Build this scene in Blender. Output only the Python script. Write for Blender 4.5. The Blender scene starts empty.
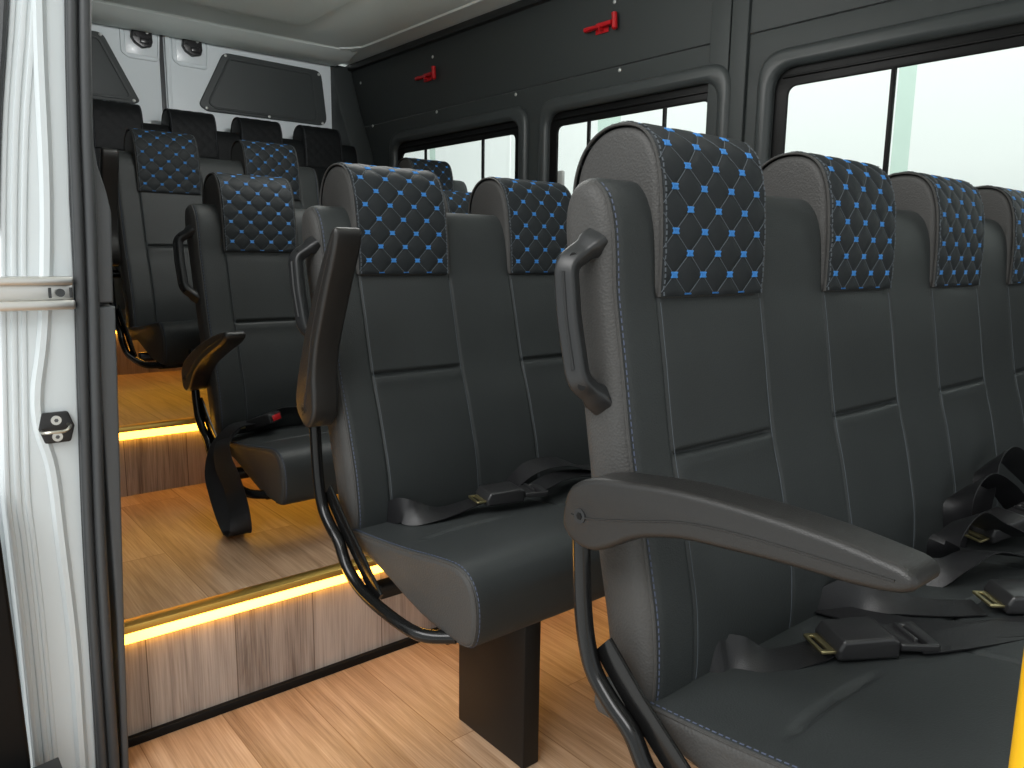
import bpy, bmesh, math, random
from mathutils import Vector, Matrix
from mathutils.geometry import tessellate_polygon
random.seed(4)
S = bpy.context.scene
COL = S.collection
PI = math.pi

# ------------------------------------------------------------------ materials
def new_mat(name):
    m = bpy.data.materials.new(name); m.use_nodes = True
    nt = m.node_tree
    return m, nt, nt.nodes['Principled BSDF']

def mat(name, col, rough=.5, metal=0, bump=0, bscale=300, var=0, vscale=8, spec=.5, coat=0, emit=None, estr=0):
    m, nt, b = new_mat(name)
    b.inputs['Base Color'].default_value = (*col, 1)
    b.inputs['Roughness'].default_value = rough
    b.inputs['Metallic'].default_value = metal
    b.inputs['Specular IOR Level'].default_value = spec
    b.inputs['Coat Weight'].default_value = coat
    tc = nt.nodes.new('ShaderNodeTexCoord')
    if bump:
        n = nt.nodes.new('ShaderNodeTexNoise'); n.inputs['Scale'].default_value = bscale
        n.inputs['Detail'].default_value = 3
        bp = nt.nodes.new('ShaderNodeBump'); bp.inputs['Strength'].default_value = bump
        bp.inputs['Distance'].default_value = .002
        nt.links.new(tc.outputs['Object'], n.inputs['Vector'])
        nt.links.new(n.outputs['Fac'], bp.inputs['Height'])
        nt.links.new(bp.outputs['Normal'], b.inputs['Normal'])
    if var:
        n = nt.nodes.new('ShaderNodeTexNoise'); n.inputs['Scale'].default_value = vscale
        r = nt.nodes.new('ShaderNodeValToRGB')
        r.color_ramp.elements[0].color = (*[c*(1-var) for c in col], 1)
        r.color_ramp.elements[1].color = (*[min(1, c*(1+var)) for c in col], 1)
        nt.links.new(tc.outputs['Object'], n.inputs['Vector'])
        nt.links.new(n.outputs['Fac'], r.inputs['Fac'])
        nt.links.new(r.outputs['Color'], b.inputs['Base Color'])
    if emit:
        b.inputs['Emission Color'].default_value = (*emit, 1)
        b.inputs['Emission Strength'].default_value = estr
    return m

def leather(name, col, rough, cell, strength, spec=.36):
    m, nt, b = new_mat(name)
    tc = nt.nodes.new('ShaderNodeTexCoord')
    v = nt.nodes.new('ShaderNodeTexVoronoi'); v.inputs['Scale'].default_value = cell
    n = nt.nodes.new('ShaderNodeTexNoise'); n.inputs['Scale'].default_value = 6
    n.inputs['Detail'].default_value = 4
    r = nt.nodes.new('ShaderNodeValToRGB')
    r.color_ramp.elements[0].position = .3; r.color_ramp.elements[1].position = .7
    r.color_ramp.elements[0].color = (*[c*.9 for c in col], 1)
    r.color_ramp.elements[1].color = (*[c*1.1 for c in col], 1)
    bp = nt.nodes.new('ShaderNodeBump'); bp.inputs['Strength'].default_value = strength
    bp.inputs['Distance'].default_value = .0008
    L = nt.links.new
    L(tc.outputs['Object'], v.inputs['Vector']); L(tc.outputs['Object'], n.inputs['Vector'])
    L(v.outputs['Distance'], bp.inputs['Height']); L(bp.outputs['Normal'], b.inputs['Normal'])
    L(n.outputs['Fac'], r.inputs['Fac']); L(r.outputs['Color'], b.inputs['Base Color'])
    b.inputs['Roughness'].default_value = rough
    b.inputs['Specular IOR Level'].default_value = spec
    return m

def wood(name, cols, plank_w, plank_l, axis, rough, seam=(.05, .03, .02), seamw=.0012):
    """planks whose length runs along `axis` ('Y' on floors, 'Z' on risers)"""
    m, nt, b = new_mat(name)
    L = nt.links.new
    tc = nt.nodes.new('ShaderNodeTexCoord')
    sp = nt.nodes.new('ShaderNodeSeparateXYZ'); L(tc.outputs['Object'], sp.inputs[0])
    cb = nt.nodes.new('ShaderNodeCombineXYZ')
    L(sp.outputs[axis], cb.inputs['X']); L(sp.outputs['X'], cb.inputs['Y'])
    br = nt.nodes.new('ShaderNodeTexBrick')
    br.inputs['Scale'].default_value = 1
    br.inputs['Brick Width'].default_value = plank_l; br.inputs['Row Height'].default_value = plank_w
    br.inputs['Mortar Size'].default_value = seamw; br.inputs['Mortar Smooth'].default_value = .3
    br.inputs['Color1'].default_value = (0, 0, 0, 1); br.inputs['Color2'].default_value = (1, 1, 1, 1)
    br.inputs['Mortar'].default_value = (.5, .5, .5, 1)
    br.offset = .37
    L(cb.outputs[0], br.inputs['Vector'])
    # grain: noise stretched along the plank, shifted per plank
    mp = nt.nodes.new('ShaderNodeMapping'); mp.inputs['Scale'].default_value = (1.6, 22, 1)
    L(cb.outputs[0], mp.inputs['Vector'])
    ad = nt.nodes.new('ShaderNodeVectorMath'); ad.operation = 'ADD'
    ml = nt.nodes.new('ShaderNodeVectorMath'); ml.operation = 'SCALE'; ml.inputs['Scale'].default_value = 37
    L(br.outputs['Color'], ml.inputs[0]); L(mp.outputs[0], ad.inputs[0]); L(ml.outputs[0], ad.inputs[1])
    n1 = nt.nodes.new('ShaderNodeTexNoise'); n1.inputs['Scale'].default_value = 1.1
    n1.inputs['Detail'].default_value = 6; n1.inputs['Roughness'].default_value = .62; n1.inputs['Distortion'].default_value = 1.1
    L(ad.outputs[0], n1.inputs['Vector'])
    mp2 = nt.nodes.new('ShaderNodeMapping'); mp2.inputs['Scale'].default_value = (3, 130, 1)
    L(ad.outputs[0], mp2.inputs['Vector'])
    mp2.inputs['Scale'].default_value = (2.2, 7, 1)
    n2 = nt.nodes.new('ShaderNodeTexNoise'); n2.inputs['Scale'].default_value = 2.2; n2.inputs['Detail'].default_value = 5
    L(mp2.outputs[0], n2.inputs['Vector'])
    mx = nt.nodes.new('ShaderNodeMath'); mx.operation = 'MULTIPLY_ADD'; mx.inputs[1].default_value = .6
    L(n1.outputs['Fac'], mx.inputs[0])
    m2 = nt.nodes.new('ShaderNodeMath'); m2.operation = 'MULTIPLY'; m2.inputs[1].default_value = .4
    L(n2.outputs['Fac'], m2.inputs[0]); L(m2.outputs[0], mx.inputs[2])
    pv = nt.nodes.new('ShaderNodeMath'); pv.operation = 'MULTIPLY_ADD'; pv.inputs[1].default_value = .14
    sv = nt.nodes.new('ShaderNodeSeparateColor'); L(br.outputs['Color'], sv.inputs[0])
    L(sv.outputs[0], pv.inputs[0]); L(mx.outputs[0], pv.inputs[2])
    cr = nt.nodes.new('ShaderNodeValToRGB')
    e = cr.color_ramp.elements
    e[0].position = .38; e[0].color = (*cols[0], 1); e[1].position = .70; e[1].color = (*cols[2], 1)
    k = e.new(.55); k.color = (*cols[1], 1)
    L(pv.outputs[0], cr.inputs['Fac'])
    mc = nt.nodes.new('ShaderNodeMixRGB'); L(br.outputs['Fac'], mc.inputs['Fac'])
    mc.inputs['Color2'].default_value = (*seam, 1)
    L(cr.outputs['Color'], mc.inputs['Color1']); L(mc.outputs[0], b.inputs['Base Color'])
    b.inputs['Roughness'].default_value = rough
    bp = nt.nodes.new('ShaderNodeBump'); bp.inputs['Strength'].default_value = .12; bp.inputs['Distance'].default_value = .001
    L(pv.outputs[0], bp.inputs['Height']); L(bp.outputs['Normal'], b.inputs['Normal'])
    return m

M = {}
M['leather'] = leather('black_leather', (.030, .034, .0345), .5, 420, .28)
M['leather_side'] = leather('grained_side_leather', (.053, .052, .050), .55, 330, .6)
M['quilt'] = leather('quilted_leather', (.0215, .025, .0275), .56, 600, .12, .2)
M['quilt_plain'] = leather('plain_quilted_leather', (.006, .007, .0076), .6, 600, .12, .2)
M['thread'] = mat('grey_blue_thread', (.085, .10, .115), .7)
M['thread_dark'] = mat('dark_thread', (.05, .055, .065), .7)
M['blue'] = mat('blue_thread', (.05, .25, .64), .65)
M['stitch'] = mat('stitch_thread', (.06, .075, .12), .7)
M['plastic'] = mat('black_textured_plastic', (.0175, .0168, .016), .36, bump=.25, bscale=900)
M['plastic_smooth'] = mat('black_smooth_plastic', (.02, .02, .021), .3)
M['handle'] = mat('dark_grey_handle_plastic', (.015, .016, .017), .38)
M['frame'] = mat('gloss_black_steel', (.006, .006, .006), .2, spec=.4)
M['pedestal'] = mat('satin_black_steel', (.006, .006, .006), .42, spec=.3)
M['webbing'] = mat('black_seat_belt_webbing', (.009, .009, .0102), .4, bump=.3, bscale=700)
M['steel'] = mat('zinc_steel', (.62, .6, .52), .3, metal=1)
M['brass'] = mat('yellow_zinc', (.6, .52, .28), .35, metal=1)
M['red'] = mat('red_plastic', (.55, .01, .015), .35)
M['white'] = mat('white_body_paint', (.72, .775, .795), .32, coat=.1, var=.04, vscale=3)
M['white_sealer'] = mat('brushed_white_sealer', (.70, .75, .77), .38, bump=.4, bscale=30, coat=.1)
M['rubber'] = mat('black_rubber_seal', (.055, .058, .061), .38)
M['greytrim'] = mat('grey_trim_plastic', (.09, .095, .1), .5, bump=.15, bscale=800)
M['panel'] = mat('dark_grey_wall_panel', (.043, .05, .05), .55, bump=.1, bscale=500, var=.06, vscale=2)
M['panel_edge'] = mat('dark_cornice', (.016, .018, .018), .5)
M['mould'] = mat('window_moulding_plastic', (.05, .057, .058), .38, bump=.1, bscale=600)
M['winrub'] = mat('black_window_rubber', (.004, .004, .0042), .45, spec=.25)
M['ceil'] = mat('grey_white_headliner', (.80, .865, .83), .6, var=.03, vscale=1.5)
M['alu'] = mat('brushed_aluminium', (.76, .75, .72), .3, metal=1, bump=.05, bscale=60)
M['gold'] = mat('gold_aluminium_edge', (.75, .5, .13), .35, metal=1)
M['led'] = mat('led_diffuser', (.9, .8, .5), .5, emit=(1, .46, .04), estr=11)
M['blacktrim'] = mat('black_trim_strip', (.005, .005, .005), .5, spec=.2)
M['yellow'] = mat('yellow_painted_steel', (.85, .47, .01), .35)
M['rivet'] = mat('silver_screw_cap', (.7, .72, .7), .3, metal=.6)
M['outwall'] = mat('white_painted_wall', (.88, .9, .885), .8, var=.03, vscale=.8)
M['ground'] = mat('grey_concrete', (.72, .72, .70), .7, var=.05, vscale=1.5, bump=.2, bscale=60)
M['floor'] = wood('warm_oak_planks', [(.235, .138, .074), (.415, .27, .165), (.56, .395, .265)], .155, 1.1, 'Y', .38, seam=(.24, .13, .06))
M['riser'] = wood('grey_oak_planks', [(.19, .145, .12), (.39, .32, .275), (.52, .44, .385)], .168, 4.0, 'Z', .5, seam=(.14, .10, .075))
def glass_mat(name, tint):
    m = bpy.data.materials.new(name); m.use_nodes = True
    nt = m.node_tree; nt.nodes.clear()
    o = nt.nodes.new('ShaderNodeOutputMaterial'); t = nt.nodes.new('ShaderNodeBsdfTransparent')
    g = nt.nodes.new('ShaderNodeBsdfGlossy'); g.inputs['Roughness'].default_value = .02
    f0 = nt.nodes.new('ShaderNodeLayerWeight'); f0.inputs['Blend'].default_value = .5
    f = nt.nodes.new('ShaderNodeMath'); f.operation = 'POWER'; f.inputs[1].default_value = 4
    nt.links.new(f0.outputs['Facing'], f.inputs[0])
    x = nt.nodes.new('ShaderNodeMixShader')
    t.inputs['Color'].default_value = (*tint, 1)
    nt.links.new(f.outputs[0], x.inputs[0]); nt.links.new(t.outputs[0], x.inputs[1])
    nt.links.new(g.outputs[0], x.inputs[2]); nt.links.new(x.outputs[0], o.inputs[0])
    return m
M['catch'] = mat('grey_window_catch', (.4, .41, .4), .4)
M['glass'] = glass_mat('clear_glass', (.97, 1, .985))
M['glass_green'] = glass_mat('greenish_glass_edge', (.83, .91, .87))

# ------------------------------------------------------------------ object helpers
def obj(name, bm, mats, parent=None, smooth=True, loc=None):
    me = bpy.data.meshes.new(name)
    bmesh.ops.recalc_face_normals(bm, faces=bm.faces)
    for f in bm.faces: f.smooth = smooth and not f.tag
    bm.to_mesh(me); bm.free()
    if not isinstance(mats, (list, tuple)): mats = [mats]
    for m in mats: me.materials.append(m)
    if smooth:
        me.set_sharp_from_angle(angle=math.radians(38))
    o = bpy.data.objects.new(name, me); COL.objects.link(o)
    if parent: o.parent = parent
    if loc: o.location = loc
    return o

def tag(o, label=None, cat=None, group=None, kind=None):
    if label: o['label'] = label
    if cat: o['category'] = cat
    if group: o['group'] = group
    if kind: o['kind'] = kind
    return o

def empty(name, loc, label, cat, group=None):
    o = bpy.data.objects.new(name, None); COL.objects.link(o)
    o.location = loc; o.empty_display_size = .05
    return tag(o, label, cat, group)

def add_box(bm, lo, hi, bev=0, mi=0, seg=2):
    g = bmesh.new()
    r = bmesh.ops.create_cube(g, size=1)
    for v in g.verts:
        v.co = Vector([lo[i] + (v.co[i]+.5)*(hi[i]-lo[i]) for i in range(3)])
    if bev: bmesh.ops.bevel(g, geom=g.edges[:], offset=bev, segments=seg, profile=.5, affect='EDGES')
    merge(bm, g, mi)

def merge(bm, g, mi=None, mtx=None):
    if mtx is not None: g.transform(mtx)
    vs = [bm.verts.new(v.co) for v in g.verts]
    g.verts.index_update()
    for f in g.faces:
        try:
            nf = bm.faces.new([vs[v.index] for v in f.verts])
            nf.material_index = f.material_index if mi is None else mi
        except ValueError: pass
    g.free()

def catmull(pts, n):
    pts = [Vector(p) for p in pts]; out = []
    P = [pts[0]*2-pts[1]] + pts + [pts[-1]*2-pts[-2]]
    for i in range(1, len(P)-2):
        for k in range(n):
            t = k/n
            out.append(.5*((2*P[i]) + (P[i+1]-P[i-1])*t + (2*P[i-1]-5*P[i]+4*P[i+1]-P[i+2])*t*t + (3*P[i]-P[i-1]-3*P[i+1]+P[i+2])*t**3))
    out.append(pts[-1]); return out

def sweep(bm, pts, sect, up=(0, 0, 1), mi=0, scales=None, cap=True):
    """sweep a closed 2D section [(side,up)] along pts"""
    rings = []; pu = Vector(up)
    for i, p in enumerate(pts):
        t = (pts[min(i+1, len(pts)-1)] - pts[max(i-1, 0)]).normalized()
        s = t.cross(pu)
        if s.length < 1e-5: s = t.orthogonal()
        s.normalize(); u = s.cross(t).normalized(); pu = u
        k = scales[i] if scales else 1
        rings.append([bm.verts.new(p + s*a*k + u*b*k) for a, b in sect])
    n = len(sect)
    for a, b in zip(rings, rings[1:]):
        for j in range(n):
            f = bm.faces.new((a[j], a[(j+1) % n], b[(j+1) % n], b[j])); f.material_index = mi
    if cap:
        for r in (rings[0], rings[-1]):
            f = bm.faces.new(r); f.material_index = mi

def circ(r, n=10, ry=None):
    ry = ry or r
    return [(r*math.cos(2*PI*i/n), ry*math.sin(2*PI*i/n)) for i in range(n)]

def rrect(w, h, r, n=3):
    out = []
    for cx, cy, a0 in ((w/2-r, h/2-r, 0), (-w/2+r, h/2-r, 90), (-w/2+r, -h/2+r, 180), (w/2-r, -h/2+r, 270)):
        for k in range(n+1):
            a = math.radians(a0+90*k/n); out.append((cx+r*math.cos(a), cy+r*math.sin(a)))
    return out

def tube(bm, pts, r, n=10, smooth=6, mi=0, up=(1, 0, 0)):
    p = catmull(pts, smooth) if smooth else [Vector(q) for q in pts]
    sweep(bm, p, circ(r, n), up, mi)

def fillet(poly, rads, n=5):
    """round the corners of a closed 2D polygon"""
    out = []; N = len(poly)
    for i in range(N):
        p = Vector(poly[i]); a = Vector(poly[i-1]); b = Vector(poly[(i+1) % N])
        r = rads if not isinstance(rads, (list, tuple)) else rads[i]
        if r <= 0: out.append(tuple(p)); continue
        d1 = (a-p); d2 = (b-p)
        ang = d1.angle(d2); cut = min(r/math.tan(ang/2), d1.length*.49, d2.length*.49)
        p1 = p + d1.normalized()*cut; p2 = p + d2.normalized()*cut
        for k in range(n+1):
            t = k/n; out.append(tuple((p1*(1-t)**2 + p*2*t*(1-t) + p2*t*t)))
    return out

def plate(bm, outer, holes, t, bev, mapf, mi=0):
    """2D outline with holes, extruded by t (0..t) with a rounded edge; mapf maps (a,b,depth) -> xyz"""
    cu = bpy.data.curves.new('tmp', 'CURVE'); cu.dimensions = '2D'; cu.fill_mode = 'BOTH'
    for poly in [outer]+holes:
        sp = cu.splines.new('POLY'); sp.points.add(len(poly)-1); sp.use_cyclic_u = True
        for q, p in zip(sp.points, poly): q.co = (p[0], p[1], 0, 1)
    cu.extrude = t/2 - bev; cu.bevel_depth = bev; cu.bevel_resolution = 2; cu.offset = -bev
    o = bpy.data.objects.new('tmp', cu); COL.objects.link(o)
    dg = bpy.context.evaluated_depsgraph_get(); dg.update()
    me = bpy.data.meshes.new_from_object(o.evaluated_get(dg))
    g = bmesh.new(); g.from_mesh(me)
    bmesh.ops.remove_doubles(g, verts=g.verts, dist=1e-5)
    for v in g.verts: v.co = Vector(mapf(v.co.x, v.co.y, v.co.z + t/2))
    merge(bm, g, mi)
    bpy.data.objects.remove(o); bpy.data.curves.remove(cu); bpy.data.meshes.remove(me)

def fillet3(pts, r, n=5):
    P = [Vector(p) for p in pts]; out = [P[0]]
    for a, p, b in zip(P, P[1:], P[2:]):
        d1 = a-p; d2 = b-p; cut = min(r, d1.length*.45, d2.length*.45)
        p1 = p + d1.normalized()*cut; p2 = p + d2.normalized()*cut
        for k in range(n+1):
            t = k/n; out.append(p1*(1-t)**2 + p*2*t*(1-t) + p2*t*t)
    return out + [P[-1]]

def resample(poly, step, closed=True):
    pts = [Vector(p) for p in poly]; out = []
    rng = range(len(pts)) if closed else range(len(pts)-1)
    for i in rng:
        a, b = pts[i], pts[(i+1) % len(pts)]
        n = max(1, int((b-a).length/step + .5))
        for k in range(n): out.append(a.lerp(b, k/n))
    if not closed: out.append(pts[-1])
    return out

def normals2(prof, closed=True):
    n = len(prof); out = []
    for i in range(n):
        a = prof[i-1] if (closed or i) else prof[i]; b = prof[(i+1) % n] if (closed or i < n-1) else prof[i]
        t = (b-a).normalized(); out.append(Vector((t.y, -t.x)))
    return out

def loft(bm, prof, x0, x1, r, xs, disp=None, mi=0, endmi=None, m=6):
    """closed (y,z) profile carried along x with rounded ends; prof runs so that its outward normal is (t.y,-t.x)"""
    area = sum(prof[i-1].x*prof[i].y - prof[i].x*prof[i-1].y for i in range(len(prof)))
    if area < 0: prof = prof[::-1]
    nr = normals2(prof)
    st = []
    for k in range(m+1):
        a = k/m*PI/2; st.append((x0 + r*(1-math.cos(a)), r*(1-math.sin(a))))
    for x in xs:
        if x0+r+1e-4 < x < x1-r-1e-4: st.append((x, 0))
    for k in range(m, -1, -1):
        a = k/m*PI/2; st.append((x1 - r*(1-math.cos(a)), r*(1-math.sin(a))))
    rings = []
    for x, ins in st:
        ring = []
        for p, n in zip(prof, nr):
            d = -ins + (disp(x, p, n) if disp else 0)
            q = p + n*d; ring.append(bm.verts.new((x, q.x, q.y)))
        rings.append(ring)
    N = len(prof)
    for k, (a, b) in enumerate(zip(rings, rings[1:])):
        for j in range(N):
            f = bm.faces.new((a[j], b[j], b[(j+1) % N], a[(j+1) % N]))
            f.material_index = endmi if (endmi is not None and (k < m//2+1 or k >= len(rings)-2-m//2)) else mi
    for rg in (rings[0], rings[-1]):
        for tri in tessellate_polygon([[Vector((v.co.y, v.co.z, 0)) for v in rg]]):
            try:
                f = bm.faces.new([rg[i] for i in tri]); f.material_index = endmi if endmi is not None else mi; f.tag = True
            except ValueError: pass

def dashes(bm, path, up_fn, step, ln, w, h, mi):
    """small stitches along a 3D path"""
    P = [Vector(p) for p in path]; acc = 0; nxt = step/2
    for a, b in zip(P, P[1:]):
        L = (b-a).length
        while nxt <= acc+L:
            c = a.lerp(b, (nxt-acc)/L); t = (b-a).normalized(); u = Vector(up_fn(c)).normalized()
            s = t.cross(u).normalized()
            mt = Matrix((( t.x, s.x, u.x, c.x), (t.y, s.y, u.y, c.y), (t.z, s.z, u.z, c.z), (0, 0, 0, 1)))
            g = bmesh.new(); bmesh.ops.create_cube(g, size=1)
            for v in g.verts: v.co = Vector((v.co.x*ln, v.co.y*w, v.co.z*h))
            merge(bm, g, mi, mt); nxt += step
        acc += L

def ribbon(bm, pts, width, n=6, th=.0016, mi=0):
    """webbing: pts = [(pos, widthdir)]"""
    P = catmull([p for p, w in pts], n); W = catmull([w for p, w in pts], n)
    rows = []
    for i, (p, w) in enumerate(zip(P, W)):
        t = (P[min(i+1, len(P)-1)]-P[max(i-1, 0)]).normalized()
        w = (w - t*w.dot(t)).normalized(); u = w.cross(t).normalized()
        row = []
        for a, b in ((-.5, -1), (-.25, -1), (0, -1), (.25, -1), (.5, -1), (.5, 1), (.25, 1), (0, 1), (-.25, 1), (-.5, 1)):
            row.append(bm.verts.new(p + w*a*width + u*b*th/2))
        rows.append(row)
    for a, b in zip(rows, rows[1:]):
        for j in range(10): 
            f = bm.faces.new((a[j], a[(j+1) % 10], b[(j+1) % 10], b[j])); f.material_index = mi
    for r in (rows[0], rows[-1]):
        bm.faces.new(r).material_index = mi

# ------------------------------------------------------------------ camera (solved from the photograph's vanishing points)
R = [[.76985, -.09520, .63108], [-.63808, -.13558, .75793], [.01341, -.98618, -.16513]]
F = 769.0
vx = Vector((1450-512, 268-384, F)).normalized(); vy = Vector((-135-512, 247-384, F))
vy = (vy - vx*vy.dot(vx)).normalized(); vz = vx.cross(vy)
if vz.y > 0: vz = -vz
cam = bpy.data.cameras.new('camera'); co = bpy.data.objects.new('camera', cam); COL.objects.link(co)
rt = Vector((vx.x, vy.x, vz.x)); dn = Vector((vx.y, vy.y, vz.y)); fw = Vector((vx.z, vy.z, vz.z))
co.matrix_world = Matrix(((rt.x, -dn.x, -fw.x, 0), (rt.y, -dn.y, -fw.y, 0), (rt.z, -dn.z, -fw.z, .92), (0, 0, 0, 1)))
cam.sensor_width = 36; cam.lens = F/1024*36; cam.clip_start = .02
S.camera = co

# ------------------------------------------------------------------ seat benches
XL = .652; SEATW = .39
BACK = [(-.052, .365), (-.078, .385), (-.084, .43), (-.080, .50), (-.068, .56), (-.054, .62), (-.038, .675), (-.027, .73), (-.017, .79),
        (-.008, .84), (-.001, .88), (.002, .92), (.007, .96), (.018, .990), (.036, 1.008), (.060, 1.010), (.078, .998), (.088, .97),
        (.086, .93), (.074, .87), (.060, .80), (.042, .70), (.020, .58), (.002, .50), (-.016, .41), (-.028, .368)]
HEAD = [(-.005, .866), (-.005, .93), (-.002, .985), (.004, 1.025), (.016, 1.055), (.036, 1.073), (.064, 1.079), (.092, 1.075),
        (.116, 1.060), (.133, 1.035), (.141, 1.0), (.139, .94), (.128, .905), (.085, .885), (.03, .87)]
CUSH = [(.0, .362), (-.09, .372), (-.15, .370), (-.30, .330), (-.405, .322), (-.437, .328), (-.452, .348), (-.456, .385), (-.450, .418), (-.432, .442),
        (-.400, .452), (-.34, .446), (-.25, .432), (-.15, .420), (-.06, .412), (.0, .405)]

def gauss(d, w): return math.exp(-(d/w)**2)

def dense(vals, base0, base1, step, near=(0, .0015, .003, .005, .008)):
    s = set()
    k = base0
    while k < base1: s.add(round(k, 5)); k += step
    for v in vals:
        for d in near: s.add(round(v-d, 5)); s.add(round(v+d, 5))
    return sorted(s)

def smooth_profile(poly, step, n=4):
    P = [Vector((p[0], p[1], 0)) for p in poly]
    N = len(P); out = []
    for i in range(N):
        a, b, c, d = P[i-1], P[i], P[(i+1) % N], P[(i+2) % N]
        for k in range(n):
            t = k/n
            q = .5*((2*b) + (c-a)*t + (2*a-5*b+4*c-d)*t*t + (3*b-a-3*c+d)*t**3); out.append(Vector((q.x, q.y)))
    return resample(out, step)

def lean(pts, k):
    return [(v + k*max(0, w-.41), w) for v, w in pts]

def build_bench(name, loc, label, group, centers, width, recline=0, arm_raise=None, ped_h=.335, peds=(.19, 1.25), plain=False,
                handle=True, fine=True, pedz=None, cdy=0, cdz=0, hz=.008, hs=1, adz=0):
    """all local: x=0 at the left side of the bench, y = distance behind the headrest pad plane, z from its own floor"""
    dz = pedz or 0           # how far the seat is lowered against its own floor
    root = empty(name, loc, label, 'bus seat', group)
    sd = .108
    seams = [c-sd for c in centers] + [c+sd for c in centers]
    # ---- backrest
    prof = smooth_profile(lean(BACK, recline), .016 if fine else .03)
    prof = [p for p in prof]
    cutw = .687
    # extra stations near the crease
    front = []
    for i, p in enumerate(prof):
        q = prof[(i+1) % len(prof)]
        front.append(p)
        if abs(p.y-cutw) < .03 and p.x < .0:
            for t in (.2, .4, .6, .8): front.append(p.lerp(q, t))
    prof = front
    mid = sorted(centers)
    def dback(x, p, n):
        if p.x > .03 + recline*max(0, p.y-.41) or p.y > .985 or p.y < .415: return 0
        if p.y > .93: fade = max(0, 1-(p.y-.93)/.04)
        else: fade = 1
        d = 0
        for s in seams: d -= .0028*gauss(x-s, .0028)*fade
        for c in centers:
            if abs(x-c) < sd:
                e = min(1, (sd-abs(x-c))/.01)
                d -= .009*gauss(p.y-cutw, .0035)*e
                d += .0022*e*gauss(p.y-(cutw-.016), .014)          # lip under the crease
                d += .002*math.cos((x-c)/sd*PI/2)*(1 if p.y < .87 else 0)
        return d
    bm = bmesh.new()
    loft(bm, prof, 0, width, .024, dense(seams, .03, width-.03, .018 if fine else .05), dback, 0, 1)
    # grey side skin and front skin share the backrest mesh; seam threads follow as a part
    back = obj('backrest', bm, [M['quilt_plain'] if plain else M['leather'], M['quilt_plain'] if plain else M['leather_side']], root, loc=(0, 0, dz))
    # ---- seam threads of the backrest
    P2 = [Vector(p) for p in lean([q for q in BACK if q[1] < 1.0 and q[0] < .03][0:], recline)]
    fr = [Vector(p) for p in lean(BACK[1:15], recline)]
    frs = [Vector((q.x, q.y)) for q in catmull([(p.x, p.y, 0) for p in fr], 6)]
    frn = [-n for n in normals2(frs, False)]
    bm = bmesh.new()
    for s in seams:
        pts = [Vector((s + .0035*(1 if any(abs(s-(c-sd)) < 1e-6 for c in centers) else -1), p.x, p.y)) + Vector((0, n.x, n.y))*.0000
               for p, n in zip(frs, frn) if p.y < .87]
        pts = [q + Vector((0, -.0002, .0)) for q in pts]
        sweep(bm, pts, circ(.0005, 5), (1, 0, 0), 0)
    # double stitched piping round the side panel
    rr = .024
    obj('seam_thread', bm, M['thread_dark'] if plain else M['thread'], back)
    for side, xe in ((1, 0), (-1, width)):
        bm = bmesh.new()
        for a, mi, rad in ((.62, 2, .0022),):
            ang = a*PI/2; x = xe + side*rr*(1-math.cos(ang)); ins = rr*(1-math.sin(ang))
            pts = [Vector((x, p.x - n.x*(ins-.0006), p.y - n.y*(ins-.0006))) for p, n in zip(frs, frn)]
            sweep(bm, pts, circ(rad, 6), (1, 0, 0), mi)
        ang = .75*PI/2; x = xe + side*rr*(1-math.cos(ang)); ins = rr*(1-math.sin(ang))
        pts = [Vector((x, p.x - n.x*(ins-.0004), p.y - n.y*(ins-.0004))) for p, n in zip(frs, frn)]
        dashes(bm, pts, lambda c: (-side*.6, -.8, .1), .0085, .0055, .0016, .0014, 1)
        obj('seam_stitching', bm, [M['thread_dark'] if plain else M['thread'], M['thread_dark'] if plain else M['stitch'], M['leather_side']], back)
    # ---- headrests
    hp = smooth_profile(lean(HEAD, recline), .02)
    cov = [Vector((p.x, p.y)) for p in catmull([(p[0], p[1], 0) for p in lean(HEAD[:12], recline)], 6)]
    cov = resample(cov, .0035, False)
    cn = [-n for n in normals2(cov, False)]
    acc = [0]
    for a, b in zip(cov, cov[1:]): acc.append(acc[-1] + (b-a).length)
    tot = acc[-1]
    pw = .056; ph = .054
    hw = sd-.002
    def puff(x, s):
        u = x/pw; q = s/ph
        fa = abs((u+q) - round(u+q)); fb = abs((u-q) - round(u-q))
        d = min(fa, fb)
        e = min(1, (hw-abs(x))/.006, s/.005)
        return (.0016*(1-math.exp(-(d/.11)**2)) + .0013*fa*fb*4)*(.75 if plain else 1)*max(0, e)
    def at(x, s, lift):
        s = max(0, min(tot, s))
        i = min(len(cov)-2, int(s/tot*(len(cov)-1)))
        while i < len(cov)-2 and acc[i+1] < s: i += 1
        while i > 0 and acc[i] > s: i -= 1
        t = (s-acc[i])/(acc[i+1]-acc[i]); p = cov[i].lerp(cov[i+1], t); n = cn[i].lerp(cn[i+1], t).normalized()
        d = .0035 + puff(x, s) + lift
        return Vector((x, p.x + n.x*d, p.y + n.y*d)), Vector((0, n.x, n.y))
    # block mesh, cover mesh, built once and shared by the bench's headrests
    bm = bmesh.new(); loft(bm, hp, -sd, sd, .012, [-.06, 0, .06], None, 0, None, 4)
    hm = obj('headrest', bm, M['quilt_plain'] if plain else M['leather_side'], None)
    bm = bmesh.new()
    nx = 66 if fine else 34
    xs = [-hw + 2*hw*i/nx for i in range(nx+1)]
    step = 1 if fine else 2
    ss = acc[::step]
    grid = [[bm.verts.new(at(x, s, 0 if 0 < i < nx else -.004)[0]) for i, x in enumerate(xs)] for s in ss]
    for a, b in zip(grid, grid[1:]):
        for j in range(nx): bm.faces.new((a[j], a[j+1], b[j+1], b[j]))
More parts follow.
